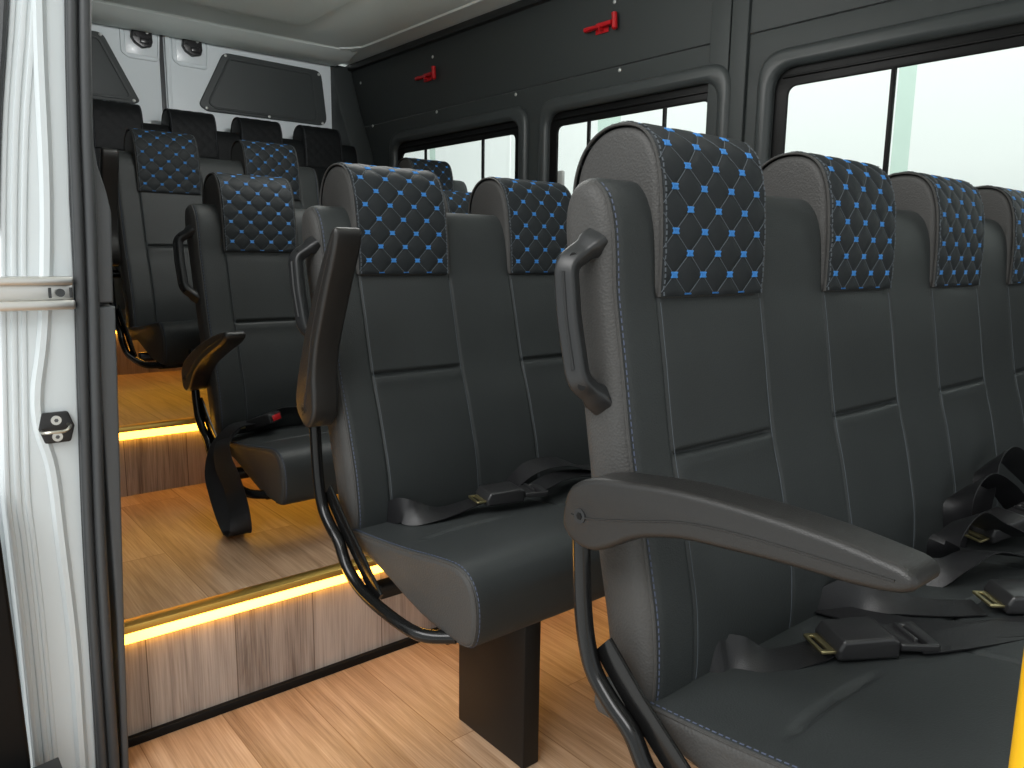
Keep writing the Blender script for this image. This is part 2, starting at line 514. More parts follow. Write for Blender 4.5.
    # quilting thread along the diamonds and the knots where they cross
    if fine:
        K = int(tot/ph) + 4
        for sg in (1, -1):
            for k in range(-5, K+5):
                pts = []
                for i in range(0, 121):
                    x = -hw + 2*hw*i/120; s = (k - sg*x/pw)*ph
                    if .002 < s < tot-.002: pts.append(at(x, s, .0003)[0])
                if len(pts) > 3: sweep(bm, pts, circ(.0006, 4), (0, -1, .3), 1)
    for r in range(0, int(tot/(ph/2))+1):
        for k in range(-4, 5):
            x = (k + (.5 if r % 2 else 0))*pw; s = r*ph/2
            if plain or abs(x) > hw-.002: continue
            for dd in (-.0028, -.001, .001, .0028):
                xa = max(-hw, x-(.0058 if abs(dd) > .002 else .0045)); xb = min(hw, x+(.0058 if abs(dd) > .002 else .0045))
                squeeze = 1 if abs(dd) > .002 else .8
                pts = [at(xa + (xb-xa)*i/4, min(tot-.001, max(.003, s+dd)), .0006)[0] for i in range(5)]
                sweep(bm, pts, circ(.0012, 5), (0, -1, .3), 2)
    # edge stitching down both sides of the cover
    for sx in (-1, 1):
        pts = [at(sx*(hw-.004), s, .0006)[0] for s in acc]
        dashes(bm, pts, lambda c: (0, -1, .3), .0075, .005, .0016, .0012, 1)
        sweep(bm, [at(sx*(hw+.0005), s, -.002)[0] for s in acc], circ(.002, 6), (1, 0, 0), 3)
    cm = obj('quilted_cover', bm, [M['quilt_plain'] if plain else M['quilt'], M['thread_dark'] if plain else M['thread'], M['blue'], M['quilt_plain'] if plain else M['leather_side']], hm)
    if hs != 1:
        for mm in (hm.data, cm.data):
            for v in mm.vertices: v.co.z = .866 + (v.co.z-.866)*hs
    hm.parent = root; hm.location = (centers[0]-.005, 0, dz+hz)
    for c in centers[1:]:
        h2 = hm.copy(); COL.objects.link(h2); h2.location = (c-.005, 0, dz+hz)
        c2 = cm.copy(); COL.objects.link(c2); c2.parent = h2
    # ---- cushion
    cp = smooth_profile(CUSH, .016, 3)
    nseat = len(centers)
    def dcush(x, p, n):
        if p.y < .40: return 0
        d = 0
        for i in range(nseat):
            x0 = i*width/nseat
            # shallow sitting crease across each seat place
            xx = x - x0
            if fine and .05 < xx < .25:
                e = min(1, (xx-.05)/.02, (.25-xx)/.05)
                d -= .008*e*gauss(p.x-(-.232+.01*math.sin(xx*12)), .005)
            d += .004*math.sin(PI*xx/(width/nseat))**2 if 0 <= xx <= width/nseat else 0
        for i in range(1, nseat): d -= .004*gauss(x-i*width/nseat, .005)
        return d
    dense_c = dense([i*width/nseat for i in range(1, nseat)], .03, width-.03, .016 if fine else .05)
    cpd = []
    for i, p in enumerate(cp):
        q = cp[(i+1) % len(cp)]; cpd.append(p)
        if fine and p.y > .40 and abs(p.x+.232) < .03:
            for t in (.25, .5, .75): cpd.append(p.lerp(q, t))
    bm = bmesh.new(); loft(bm, cpd, -.002, width+.002, .013, dense_c, dcush, 0, 1)
    cu = obj('cushion', bm, [M['quilt_plain'] if plain else M['leather'], M['quilt_plain'] if plain else M['leather_side']], root, loc=(0, cdy, dz+cdz))
    top = [Vector((q.x, q.y)) for q in catmull([(p[0], p[1], 0) for p in CUSH[4:15]], 5)]
    tn = [-n for n in normals2(top, False)]
    for side, xe in ((1, -.002), (-1, width+.002)):
        bm = bmesh.new()
        for a, kind in ((.5, 0), (.78, 1)):
            ang = a*PI/2; x = xe + side*.013*(1-math.cos(ang)); ins = .013*(1-math.sin(ang))
            pts = [Vector((x, p.x - n.x*(ins-.0005), p.y - n.y*(ins-.0005))) for p, n in zip(top, tn)]
            if kind == 0: sweep(bm, pts, circ(.0016, 6), (1, 0, 0), 1)
            else: dashes(bm, pts, lambda c: (-side*.4, -.3, .8), .0085, .0055, .0014, .0012, 0)
        obj('seam_stitching', bm, [M['thread_dark'] if plain else M['stitch'], M['leather_side']], cu)
    # ---- steel frame
    bm = bmesh.new()
    for x in (-.036, width+.036):
        pts = [(x, .004, .636), (x, -.001, .60), (x, -.006, .53), (x, -.014, .48), (x, -.028, .445), (x, -.055, .420), (x, -.088, .398), (x, -.116, .362), (x, -.165, .336),
               (x, -.24, .324), (x+.01*(1 if x < 0 else -1), -.34, .316), (x+(.05 if x < 0 else -.05), -.39, .318)]
        tube(bm, pts, .0108, 12, 5)
    for y in (-.16, -.37):
        add_box(bm, (.0, y-.014, .304), (width, y+.014, .333), .004)
    fr_o = obj('frame', bm, M['frame'], root, loc=(0, cdy*.4, dz+cdz*.6))
    for x in (-.024, width+.024):
        bm = bmesh.new()
        p = [(x, -.03, .475), (x, -.085, .425), (x, -.15, .375), (x, -.215, .322)]
        sweep(bm, [Vector(q) for q in p], rrect(.006, .034, .002, 2), (0, .6, .8))
        obj('bracket', bm, M['frame'], root, loc=(0, 0, dz))
    # ---- pedestals
    for x in peds:
        bm = bmesh.new()
        h = .304 + dz
        add_box(bm, (x-.019, -.385, 0), (x+.019, -.185, h), .003)
        obj('pedestal', bm, M['pedestal'], root)
    # ---- armrest on the aisle side
    if arm_raise is not None:
        top_ = [(.010, .625), (.004, .655), (-.012, .672), (-.04, .683), (-.085, .690), (-.15, .697), (-.22, .699), (-.295, .697), (-.345, .692), (-.368, .688)]
        bot_ = [(-.376, .678), (-.366, .668), (-.33, .662), (-.27, .659), (-.21, .654), (-.155, .648), (-.10, .632), (-.066, .612), (-.036, .599), (-.008, .602), (.006, .612)]
        prf = smooth_profile(top_+bot_, .012, 3)
        piv = Vector((-.001, .632))
        ap = empty_part = None
        bm = bmesh.new(); loft(bm, [p-piv for p in prf], -.026, .026, .0075, [0], None, 0, None, 5)
        arm = obj('armrest', bm, M['plastic'], root, loc=(-.033, piv.x, piv.y + dz + adz))
        arm.rotation_euler = (-arm_raise, 0, 0)
        bm = bmesh.new()   # moulded parting line along the outer face
        sweep(bm, catmull([(-.0262, -.006, .002), (-.0262, -.03, .004), (-.0262, -.09, .018), (-.0262, -.16, .036), (-.0262, -.23, .043), (-.0262, -.31, .045), (-.0262, -.36, .046)], 6), circ(.0011, 6), (1, 0, 0))
        obj('parting_line', bm, M['plastic'], arm)
        bm = bmesh.new()
        for q in ((-.0262, 0),):
            sweep(bm, [Vector((-.024, -.02, .004)), Vector((-.0275, -.02, .004))], circ(.0085, 16), (0, 0, 1), 0)
            sweep(bm, [Vector((-.0274, -.02, .004)), Vector((-.0282, -.02, .004))], circ(.0042, 6), (0, 0, 1), 1)
        obj('pivot_screw', bm, [M['handle'], M['blacktrim']], arm)
    # ---- grab handle on the side of the backrest
    if handle:
        y0 = recline*.45
        bm = bmesh.new()
        pts = resample(fillet3([(.008, .028+y0, .940), (-.032, .040+y0, .912), (-.034, .030+y0*.9, .85), (-.031, .016+y0*.8, .780), (.008, .010+y0*.8, .750)], .014), .008, False)
        pts = [Vector(p) for p in pts]
        n_ = len(pts)
        sweep(bm, pts, rrect(.026, .019, .005, 3), (1, 0, 0), 0, [1.25 if (i < 3 or i > n_-4) else 1 for i in range(n_)])
        k0 = int(n_*.27); k1 = int(n_*.74)
        sweep(bm, [p + Vector((-.0092, -.003, 0)) for p in pts[k0:k1]], circ(.0028, 6), (1, 0, 0), 0)
        gh = obj('grab_handle', bm, M['handle'], root, loc=(0, 0, dz))
        for q in (pts[5], pts[-6]):
            bm = bmesh.new()
            d_ = Vector((-.8, -.6, 0)).normalized()
            sweep(bm, [q + d_*.006, q + d_*.0115], circ(.0048, 10), (0, 0, 1), 0)
            obj('screw_hole', bm, M['winrub'], gh)
    return root

def buckle_set(parent, pos, rz, tilt=0, tongue=True, red=False, name='buckle'):
    """buckle body with its latch plate; long axis +x before turning"""
    mt = Matrix.Translation(pos) @ Matrix.Rotation(rz, 4, 'Z') @ Matrix.Rotation(tilt, 4, 'Y') @ Matrix.Scale(1.2, 4)
    bm = bmesh.new()
    g = bmesh.new()
    prof = fillet([(-.034, 0), (.034, 0), (.034, .020), (.026, .024), (-.028, .022), (-.034, .012)], .004, 3)
    plate(g, [(a, b) for a, b in prof], [], .052, .004, lambda a, b, d: (a, d-.026, b))
    merge(bm, g, 0)
    g = bmesh.new(); add_box(g, (.0335, -.018, .004), (.0352, .018, .017), .0006); merge(bm, g, 1)
    bm.transform(mt)
    b = obj(name, bm, [M['plastic_smooth'], M['red'] if red else M['handle']], parent)
    bm = bmesh.new()
    plate(bm, fillet([(-.05, -.02), (-.03, -.02), (-.03, .02), (-.05, .02)], .003, 2), [fillet([(-.046, -.015), (-.041, -.015), (-.041, .015), (-.046, .015)], .001, 2)], .003, .0005, lambda a, b_, d: (a, b_, .006+d))
    bm.transform(mt); obj('metal_loop', bm, M['brass'], b)
    if tongue:
        bm = bmesh.new()
        plate(bm, fillet([(.036, -.022), (.078, -.028), (.082, .028), (.036, .022)], .005, 3), [fillet([(.057, -.021), (.067, -.021), (.067, .021), (.057, .021)], .003, 2)],
              .008, .002, lambda a, b_, d: (a, b_, .006+d))
        add_box(bm, (.052, -.019, .010), (.057, .019, .018), .0015)
        bm.transform(mt)
        obj('latch_plate', bm, M['plastic_smooth'], parent)
    return b

def belt(parent, pts, width=.047, sew=None):
    bm = bmesh.new(); ribbon(bm, [(Vector(p), Vector(w)) for p, w in pts], width)
    return obj('seat_belt', bm, M['webbing'], parent)

C4 = [.189 + .382*i for i in range(4)]
W4 = 1.53
# front row ---------------------------------------------------------------
r1 = build_bench('bus_seat_bench', (XL-.010, .6, 0), 'front black leather bench nearest the camera, armrest lowered, blue stitched headrests', None,
                 C4, W4, 0, 0, peds=(.19, 1.2), hs=.955)
r2 = build_bench('bus_seat_bench', (XL+.007, 1.334, 0), 'second black leather bench from the camera, armrest raised upright, standing before the lower wooden step', None,
                 C4, W4, .062, math.radians(60), peds=(.188, 1.2), cdy=-.01, cdz=-.008, hz=.014, adz=-.018)
DZ3 = -.196
r3 = build_bench('bus_seat_bench', (XL+.040, 2.165, .236), 'black bench on the lower platform with a belt strap hanging to the floor', None,
                 C4, W4, .05, math.radians(17), adz=-.10, peds=(.6, 1.3), pedz=DZ3, cdy=-.06, cdz=-.03, hz=.016)
DZ4 = -.182
r4 = build_bench('bus_seat_bench', (XL+.02, 2.92, .432), 'dark two seat bench with blue stitched headrests standing directly before the rearmost plain bench', None,
                 C4[:2], .766, .05, math.radians(66), peds=(.5,), pedz=DZ4)
r4b = build_bench('passenger_seat', (XL+.02+3*.39-.045, 2.92, .432), 'single dark seat standing beside the rear side window', None,
                 C4[:1], .39, .05, None, peds=(.2,), pedz=DZ4, handle=False)
C5 = [.123 + .336*i for i in range(4)]
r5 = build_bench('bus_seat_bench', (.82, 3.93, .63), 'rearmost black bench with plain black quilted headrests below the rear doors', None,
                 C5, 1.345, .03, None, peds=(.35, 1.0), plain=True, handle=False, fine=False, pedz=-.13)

# belts of the front bench (coordinates local to the bench)
def loc_pts(root, pts):
    o = root.location
    return [((p[0]-o[0], p[1]-o[1], p[2]-o[2]), w) for p, w in pts]
def blt(root, pts, width=.047): return belt(root, loc_pts(root, pts), width)
blt(r1, [((.735, .56, .40), (.1, .2, 1)), ((.757, .517, .437), (.05, .3, 1)), ((.782, .508, .434), (.0, .45, .9)), ((.800, .49, .431), (.1, .8, .6)), ((.822, .473, .426), (.3, 1, .2)), ((.85, .46, .427), (.4, 1, .03)), ((.878, .448, .431), (.4, 1, 0)), ((.89, .443, .436), (.4, 1, 0))])
o1 = r1.location
a1 = math.atan2(-.055, .085)
buckle_set(r1, (.924-o1.x, .418-o1.y, .432), a1, 0)
blt(r1, [((.975, .372, .440), (.5, 1, 0)), ((1.01, .352, .440), (.4, 1, 0)), ((1.08, .318, .443), (.4, 1, .05)), ((1.16, .28, .447), (.4, 1, 0)), ((1.26, .262, .449), (.2, 1, 0)), ((1.36, .30, .446), (-.1, 1, 0))])
# second place: buckle half pulled forward
blt(r1, [((1.005, .52, .42), (.1, .2, 1)), ((1.041, .497, .440), (.05, .3, 1)), ((1.064, .482, .440), (.05, .5, .9)), ((1.085, .455, .437), (.3, .8, .5)), ((1.105, .425, .434), (.6, .9, .2)), ((1.13, .39, .436), (.7, .9, .05)), ((1.16, .358, .440), (.75, .9, 0))])
buckle_set(r1, (1.205-o1.x, .318-o1.y, .444), math.radians(-42), 0)
blt(r1, [((1.025, .52, .420), (1, .15, 0)), ((1.025, .45, .430), (1, .2, 0)), ((1.045, .385, .437), (1, .4, 0)), ((1.085, .33, .442), (.8, .8, 0)), ((1.15, .285, .447), (.5, 1, 0)), ((1.22, .26, .449), (.3, 1, 0))])
# pile of loose webbing by the second and third places
blt(r1, [((1.32, .47, .43), (.3, -1, .2)), ((1.30, .46, .475), (.1, -.9, .5)), ((1.36, .45, .505), (.1, -.8, .5)), ((1.44, .44, .475), (.2, -1, .3)), ((1.50, .41, .45), (.4, -1, .1)), ((1.58, .37, .455), (.4, -1, 0))])
blt(r1, [((1.45, .505, .42), (.2, -1, .2)), ((1.44, .495, .50), (.1, -.9, .6)), ((1.50, .485, .535), (0, -.8, .7)), ((1.57, .47, .51), (.1, -1, .4)), ((1.63, .45, .46), (.3, -1, .1)), ((1.72, .42, .45), (.3, -1, 0))])
blt(r1, [((1.56, .51, .42), (.2, -1, .2)), ((1.57, .50, .53), (0, -.8, .7)), ((1.64, .495, .56), (0, -.7, .7)), ((1.71, .48, .52), (.1, -1, .5)), ((1.78, .45, .46), (.3, -1, 0))])
blt(r1, [((1.22, .46, .432), (.4, -1, 0)), ((1.25, .43, .455), (.3, -1, .2)), ((1.31, .41, .47), (.2, -1, .2)), ((1.39, .385, .45), (.3, -1, .1)), ((1.47, .35, .446), (.4, -1, 0))])
buckle_set(r1, (1.50-o1.x, .45-o1.y, .448), math.radians(-25), -.25)
# second bench
o2 = r2.location
blt(r2, [((.725, 1.29, .395), (.1, .2, 1)), ((.738, 1.225, .435), (.05, .3, 1)), ((.752, 1.20, .434), (.0, .5, .9)), ((.778, 1.185, .431), (.1, .8, .5)), ((.815, 1.178, .429), (.3, 1, .15)), ((.86, 1.175, .434), (.35, 1, .03)), ((.893, 1.17, .440), (.4, 1, 0))])
buckle_set(r2, (.932-o2.x, 1.152-o2.y, .436), math.radians(-14), 0)
blt(r2, [((.985, 1.14, .44), (.3, 1, 0)), ((1.03, 1.14, .452), (.2, 1, .1)), ((1.09, 1.155, .456), (.1, 1, .1)), ((1.16, 1.17, .448), (0, 1, .1)), ((1.25, 1.15, .44), (.2, 1, 0))])
blt(r2, [((1.02, 1.23, .43), (.2, 1, .1)), ((1.06, 1.205, .47), (.1, 1, .3)), ((1.13, 1.19, .475), (.1, 1, .2)), ((1.2, 1.18, .452), (.1, 1, 0)), ((1.3, 1.2, .44), (0, 1, 0))])
# third bench: strap thrown over the side and hanging to the floor
o3 = r3.location
blt(r3, [((.84, 2.07, .452), (0, -1, .1)), ((.76, 2.03, .462), (.1, -1, 0)), ((.70, 1.99, .462), (.2, -1, .05)), ((.655, 1.965, .43), (.5, -.9, .1)), ((.633, 1.945, .37), (.7, -.7, .1)),
         ((.628, 1.90, .32), (.8, -.6, .1)), ((.628, 1.85, .27), (.8, -.5, .1)), ((.632, 1.82, .243), (.8, -.5, 0))], .05)
blt(r3, [((.630, 1.825, .243), (.8, -.5, 0)), ((.628, 1.765, .255), (.9, -.4, .2)), ((.630, 1.77, .31), (.7, -.7, .2)), ((.636, 1.83, .365), (.5, -.9, .2)), ((.642, 1.90, .40), (.4, -1, .1)), ((.66, 1.95, .435), (.3, -1, .1)), ((.70, 1.98, .459), (.1, -1, 0))], .05)
buckle_set(r3, (.80-o3.x, 2.02-o3.y, .452-o3.z), math.radians(-50), -.3, False, True)
blt(r3, [((.82, 2.085, .468), (0, -1, .2)), ((.87, 2.075, .482), (0, -1, .2)), ((.92, 2.07, .482), (.1, -1, .1)), ((.99, 2.075, .482), (.1, -1, .1)), ((1.08, 2.085, .480), (0, -1, .2))])

# ------------------------------------------------------------------ floors and steps
def struct(name, bm, mats, parent=None, smooth=True, label=None):
    o = obj(name, bm, mats, parent, smooth)
    if parent is None: o['kind'] = 'structure'
    if label: o['label'] = label
    return o
XI, XO = .28, 2.29
bm = bmesh.new(); add_box(bm, (.0, -1.2, -.05), (XO, 1.47, 0))
struct('floor', bm, M['floor'], smooth=False, label='warm oak plank floor between the front benches')
def platform(y0, y1, z0, z1, lbl):
    bm = bmesh.new()
    add_box(bm, (XI, y0, z0), (XO, y1, z1), 0, 0)
    bm.faces.ensure_lookup_table()
    for f in bm.faces:
        if abs(f.calc_center_median().y-y0) < 1e-4: f.material_index = 1
    return struct('floor', bm, [M['floor'], M['riser']], smooth=False, label=lbl)
platform(1.47, 2.295, -.05, .236, 'lower wooden step with grey plank front and oak top')
platform(2.295, 3.31, -.05, .432, 'middle wooden step with grey plank front')
platform(3.31, 4.26, -.05, .63, 'upper wooden step below the rearmost bench')
bm = bmesh.new(); add_box(bm, (XI, 1.458, 0), (XO-.02, 1.4705, .018), .002)
struct('baseboard_step', bm, M['blacktrim'], label='black strip along the foot of the lower step')
def step_light(y, z, lbl, x0=0):
    t = empty('step_light', (XI+.005+x0, y, z), lbl, 'light strip', 'step edge light strips')
    L = XO-XI-.03-x0
    bm = bmesh.new()
    add_box(bm, (0, -.012, .0005), (L, .018, .0055), .001)
    add_box(bm, (0, -.016, -.009), (L, -.010, .0055), .001)
    obj('channel', bm, M['gold'], t)
    bm = bmesh.new(); add_box(bm, (.002, -.0135, -.031), (L-.002, -.0005, -.009), .004)
    obj('light_bar', bm, M['led'], t)
    return t
step_light(1.47, .236, 'glowing gold light strip along the edge of the lower wooden step')
step_light(2.295, .432, 'glowing gold light strip along the edge of the middle step behind')
step_light(3.31, .63, 'light strip on the upper step edge behind the dark two seat bench', .30)

# ------------------------------------------------------------------ right side wall with windows
XW = 2.28
YF, YB, ZT = -1.2, 4.26, 1.995
def rect(y0, y1, z0, z1, r): return fillet([(y0, z0), (y1, z0), (y1, z1), (y0, z1)], r, 6)
WIN = [(2.743-.0, 3.695), (1.703, 2.466), (.05, 1.405)]
Z0, Z1 = .98, 1.455
# window frame layer: wall slab with openings
wx = lambda a, b, d: (XW + d, a, b)
holes = [rect(y0-.045, y1+.045, Z0-.045, Z1+.055, .07) for y0, y1 in WIN]
bm = bmesh.new()
plate(bm, [(YF, -.05), (YB, -.05), (YB, 1.637), (YF, 1.637)], holes, .016, .003, wx)
plate(bm, [(YF, 1.64), (YB, 1.64), (YB, ZT), (YF, ZT)], [], .05, .003, lambda a, b, d: (XW-.002+d, a, b))
wall_r = struct('wall_right', bm, M['panel'], label='dark grey side wall with screwed panels above the windows')
# moulded frames standing proud around each opening
for k, (y0, y1) in enumerate(WIN):
    bm = bmesh.new()
    e = .10
    plate(bm, rect(y0-e, y1+e, Z0-e, Z1+.115, .095), [rect(y0-.045, y1+.045, Z0-.045, Z1+.055, .07)], .042, .020, lambda a, b, d: (XW-.026+d, a, b))
    w = struct('window_%d' % (k+1), bm, M['mould'], label=['rear side window', 'middle side window', 'front side window with large pane'][k])
    bm = bmesh.new()
    plate(bm, rect(y0-.05, y1+.05, Z0-.05, Z1+.06, .07), [rect(y0, y1, Z0, Z1, .03)], .010, .003, lambda a, b, d: (XW+.002+d, a, b))
    # stepped inner rail at the top of the rubber
    add_box(bm, (XW-.004, y0-.02, Z1+.026), (XW+.006, y1+.02, Z1+.034), .002)
    obj('window_rubber', bm, M['winrub'], w)
    bm = bmesh.new(); add_box(bm, (XW+.0125, y0-.01, Z0-.01), (XW+.0155, y1+.01, Z1+.01))
    obj('pane', bm, M['glass'], w, False)
    bars = [[2.982, 3.47], [1.898, 2.284], [1.077, .35]][k]
    for y in bars:
        bm = bmesh.new(); add_box(bm, (XW+.001, y-.007, Z0-.005), (XW+.012, y+.007, Z1+.005), .002)
        obj('window_bar', bm, M['winrub'], w)
    for y in [[3.43], [2.20], [1.05]][k]:
        bm = bmesh.new(); wd = .03 if k != 1 else .075
        add_box(bm, (XW+.0165, y-wd, Z0-.005), (XW+.019, y+wd*.6, Z1+.005))
        obj('pane_overlap', bm, M['glass_green'], w, False)
    if k == 1:
        bm = bmesh.new(); add_box(bm, (XW-.008, 2.418, 1.19), (XW+.010, 2.452, 1.275), .008, seg=3)
        obj('catch', bm, M['catch'], w)
# pillar cover between the windows, with a seam down its middle, and the top cornice
bm = bmesh.new()
for a, b in ((1.622, 1.700), (1.553, 1.618)):
    plate(bm, [(a, .9), (b, .9), (b, ZT), (a, ZT)], [], .02, .004, lambda p, q, d: (XW-.014+d, p, q))
struct('trim_1', bm, M['panel'], label='pillar cover strip between the front and middle side windows')
bm = bmesh.new()
add_box(bm, (XW-.03, YF, ZT-.035), (XW+.04, YB, ZT), .006)
struct('trim_2', bm, M['panel_edge'], label='dark cornice strip under the ceiling')
# curved cover in the rear corner
bm = bmesh.new()
plate(bm, [(4.25, 1.985), (4.235, 1.985), (4.19, 1.87), (4.13, 1.73), (4.04, 1.56), (3.985, 1.45), (3.93, 1.2), (3.93, .7), (4.25, .7)], [], .13, .012,
      lambda a, b, d: (2.148+d, a, b))
struct('trim_3', bm, M['panel'], label='dark curved corner cover beside the rear doors')
# screw caps
for (y, z) in [(3.39, 1.895), (3.356, 1.627), (2.737, 1.622), (4.127, 1.884), (3.998, 1.633), (2.158, 1.874), (2.12, 1.622), (.95, 1.89)]:
    x = XW-.002
    bm = bmesh.new(); bmesh.ops.create_uvsphere(bm, u_segments=14, v_segments=8, radius=.008)
    for v in bm.verts: v.co = Vector((x + v.co.z*.55, y + v.co.x, z + v.co.y))
    obj('screw_cap', bm, M['rivet'], wall_r)

# emergency hammers
def hammer(y, z, lbl):
    t = empty('emergency_hammer', (XW-.003, y, z), lbl, 'hammer', 'red emergency hammers')
    bm = bmesh.new()
    pts = [Vector((-.026, .105, -.002)), Vector((-.026, .085, -.001)), Vector((-.026, .04, -.0)), Vector((-.026, .0, .0)), Vector((-.026, -.075, .002))]
    sweep(bm, pts, rrect(.024, .017, .006, 2), (0, 0, 1), 0, [1.25, 1.3, .95, 1.1, 1.25])
    obj('grip', bm, M['red'], t)
    bm = bmesh.new()
    sweep(bm, [Vector((-.026, -.085, .046)), Vector((-.026, -.085, .041)), Vector((-.026, -.087, .026)), Vector((-.026, -.089, -.01)), Vector((-.026, -.090, -.028)), Vector((-.026, -.091, -.034))],
          circ(.015, 12), (1, 0, 0), 0, [.5, 1, .9, .95, 1, .45])
    obj('hammer_head', bm, M['red'], t)
    bm = bmesh.new()
    add_box(bm, (-.006, -.03, -.028), (0, .055, .024), .002)
    add_box(bm, (-.040, .0, -.020), (-.004, .006, .012), .001)
    add_box(bm, (-.040, -.002, -.032), (-.038, .002, -.008), .0005)
    obj('holder', bm, M['red'], t)
    t.scale = (.8, .8, .8)
    return t
hammer(3.42, 1.806, 'red emergency hammer on the dark wall panel above the rear side window')
hammer(2.205, 1.794, 'larger looking red emergency hammer on the panel above the middle window')

# ------------------------------------------------------------------ ceiling
bm = bmesh.new(); add_box(bm, (XI-.02, YF, 2.0), (XO, 4.30, 2.04))
# moulded ribs of the headliner
p = [Vector((2.135, YF, 2.0)), Vector((2.135, 3.7, 2.0)), Vector((2.12, 3.84, 2.0)), Vector((2.06, 3.92, 2.0)), Vector((1.9, 3.95, 2.0)), Vector((.3, 3.95, 2.0))]
sweep(bm, catmull(p, 8), [(-.012, 0), (-.006, -.007), (.006, -.007), (.012, 0)], (0, 0, 1))
cl = struct('ceiling', bm, M['ceil'], label='light grey van headliner')
bm = bmesh.new()
plate(bm, fillet([(.45, YF+.02), (1.70, YF+.02), (1.70, 3.66), (.45, 3.66)], .09, 6), [], .022, .010, lambda a, b, d: (a, b, 1.979+d))
obj('headliner_panel', bm, M['ceil'], cl)
bm = bmesh.new()
plate(bm, [(3.92, 2.002), (4.03, 1.968), (4.19, 1.966), (4.235, 1.976), (4.24, 2.01)], [], 1.92, .008, lambda a, b, d: (.24+d, a, b))
struct('trim_4', bm, M['ceil'], label='pale roof beam above the rear doors')

# ------------------------------------------------------------------ rear doors
def rear_door(n, x0, x1, panel, lbl):
    bm = bmesh.new()
    plate(bm, [(x0, .55), (x1, .55), (x1, 2.0), (x0, 2.0)], [], .04, .006, lambda a, b, d: (a, 4.24+d, b))
    d = struct('door_%d' % n, bm, M['white'], label=lbl)
    bm = bmesh.new()
    plate(bm, fillet(panel, .05, 6), [], .012, .005, lambda a, b, q: (a, 4.229+q, b))
    # raised rim of the panel
    c = Vector((sum(p[0] for p in panel)/len(panel), sum(p[1] for p in panel)/len(panel)))
    inner = fillet([tuple(c + (Vector(p)-c)*(.84 if abs(p[1]-c.y) < .2 else .8)) for p in panel], .03, 5)
    loop = [Vector((a, 4.2295, b)) for a, b in inner]; loop.append(loop[0].copy())
    sweep(bm, loop, circ(.006, 6), (0, 1, 0), 0, None, False)
    pn = obj('window_blank', bm, M['panel'], d)
    return d, pn
PR = [(1.395, 1.665), (1.535, 1.945), (2.085, 1.937), (2.117, 1.640), (1.44, 1.640)]
PL = [(.50, 1.63), (.52, 1.94), (.965, 1.94), (1.115, 1.645), (1.09, 1.63)]
d1, p1 = rear_door(1, .27, 1.222, PL, 'left white rear door with dark blank panel')
d2, p2 = rear_door(2, 1.236, 2.20, PR, 'right white rear door with dark blank panel')
def caps(parent, pts):
    for (x, z) in pts:
        bm = bmesh.new(); bmesh.ops.create_uvsphere(bm, u_segments=12, v_segments=8, radius=.008)
        for v in bm.verts: v.co = Vector((x + v.co.x, 4.227 + v.co.z*.6, z + v.co.y))
        obj('screw_cap', bm, M['rivet'], parent)
caps(p2, [(1.545, 1.93), (2.068, 1.915), (1.435, 1.655), (1.77, 1.651), (2.085, 1.652)])
caps(p1, [(.955, 1.928), (1.085, 1.645)])
for d, x in ((d1, 1.137), (d2, 1.375)):
    bm = bmesh.new()   # stamped recess round the latch
    loop = [Vector((a, 4.238, b)) for a, b in fillet([(x-.09, 1.995), (x-.09, 1.87), (x-.06, 1.85), (x+.075, 1.85), (x+.085, 1.995)], .02, 4)]
    loop.append(loop[0].copy()); sweep(bm, loop, circ(.006, 6), (0, 1, 0), 0, None, False)
    add_box(bm, (x-.075, 4.236, 1.865), (x+.07, 4.241, 1.99), .002)
    rc = obj('latch_recess', bm, M['white'], d)
    bm = bmesh.new()
    plate(bm, fillet([(x-.045, 1.975), (x+.045, 1.985), (x+.048, 1.93), (x+.04, 1.905), (x, 1.895), (x-.035, 1.915), (x-.05, 1.94)], .01, 3), [], .03, .006, lambda a, b, q: (a, 4.208+q, b))
    add_box(bm, (x-.012, 4.198, 1.915), (x+.03, 4.22, 1.94), .004)
    sweep(bm, [Vector((x-.025, 4.215, 1.955)), Vector((x-.025, 4.200, 1.955))], circ(.011, 12), (0, 0, 1))
    sweep(bm, [Vector((x+.022, 4.215, 1.968)), Vector((x+.022, 4.203, 1.968))], circ(.007, 10), (0, 0, 1), 1)
    obj('latch', bm, [M['plastic_smooth'], M['rivet']], d)
bm = bmesh.new(); add_box(bm, (1.219, 4.233, .55), (1.240, 4.26, 2.0), .004)
struct('trim_5', bm, M['rubber'], label='black rubber seal between the rear doors')
bm = bmesh.new(); add_box(bm, (1.244, 4.222, .55), (1.268, 4.242, 2.0), .006)
obj('door_flange', bm, M['white'], d2)

# ------------------------------------------------------------------ left wall and door pillar
bm = bmesh.new(); add_box(bm, (.20, 1.47, -.05), (.27, 4.28, 2.02))
struct('wall_left', bm, M['greytrim'], smooth=False, label='inner left wall behind the door pillar')
YP = 1.4
white_r = [(.300, 1.60), (.271, 1.295), (.262, 1.119), (.256, .997), (.252, .841), (.244, .678), (.237, .423), (.227, .021), (.225, -.30)]
left_e = [(.235, 1.60), (.196, 1.279), (.171, 1.094), (.150, .86), (.131, .56), (.132, .45), (.134, .30), (.134, .0), (.134, -.30)]
bm = bmesh.new()
plate(bm, white_r + left_e[::-1], [], .07, .003, lambda a, b, d: (a, YP+d, b))
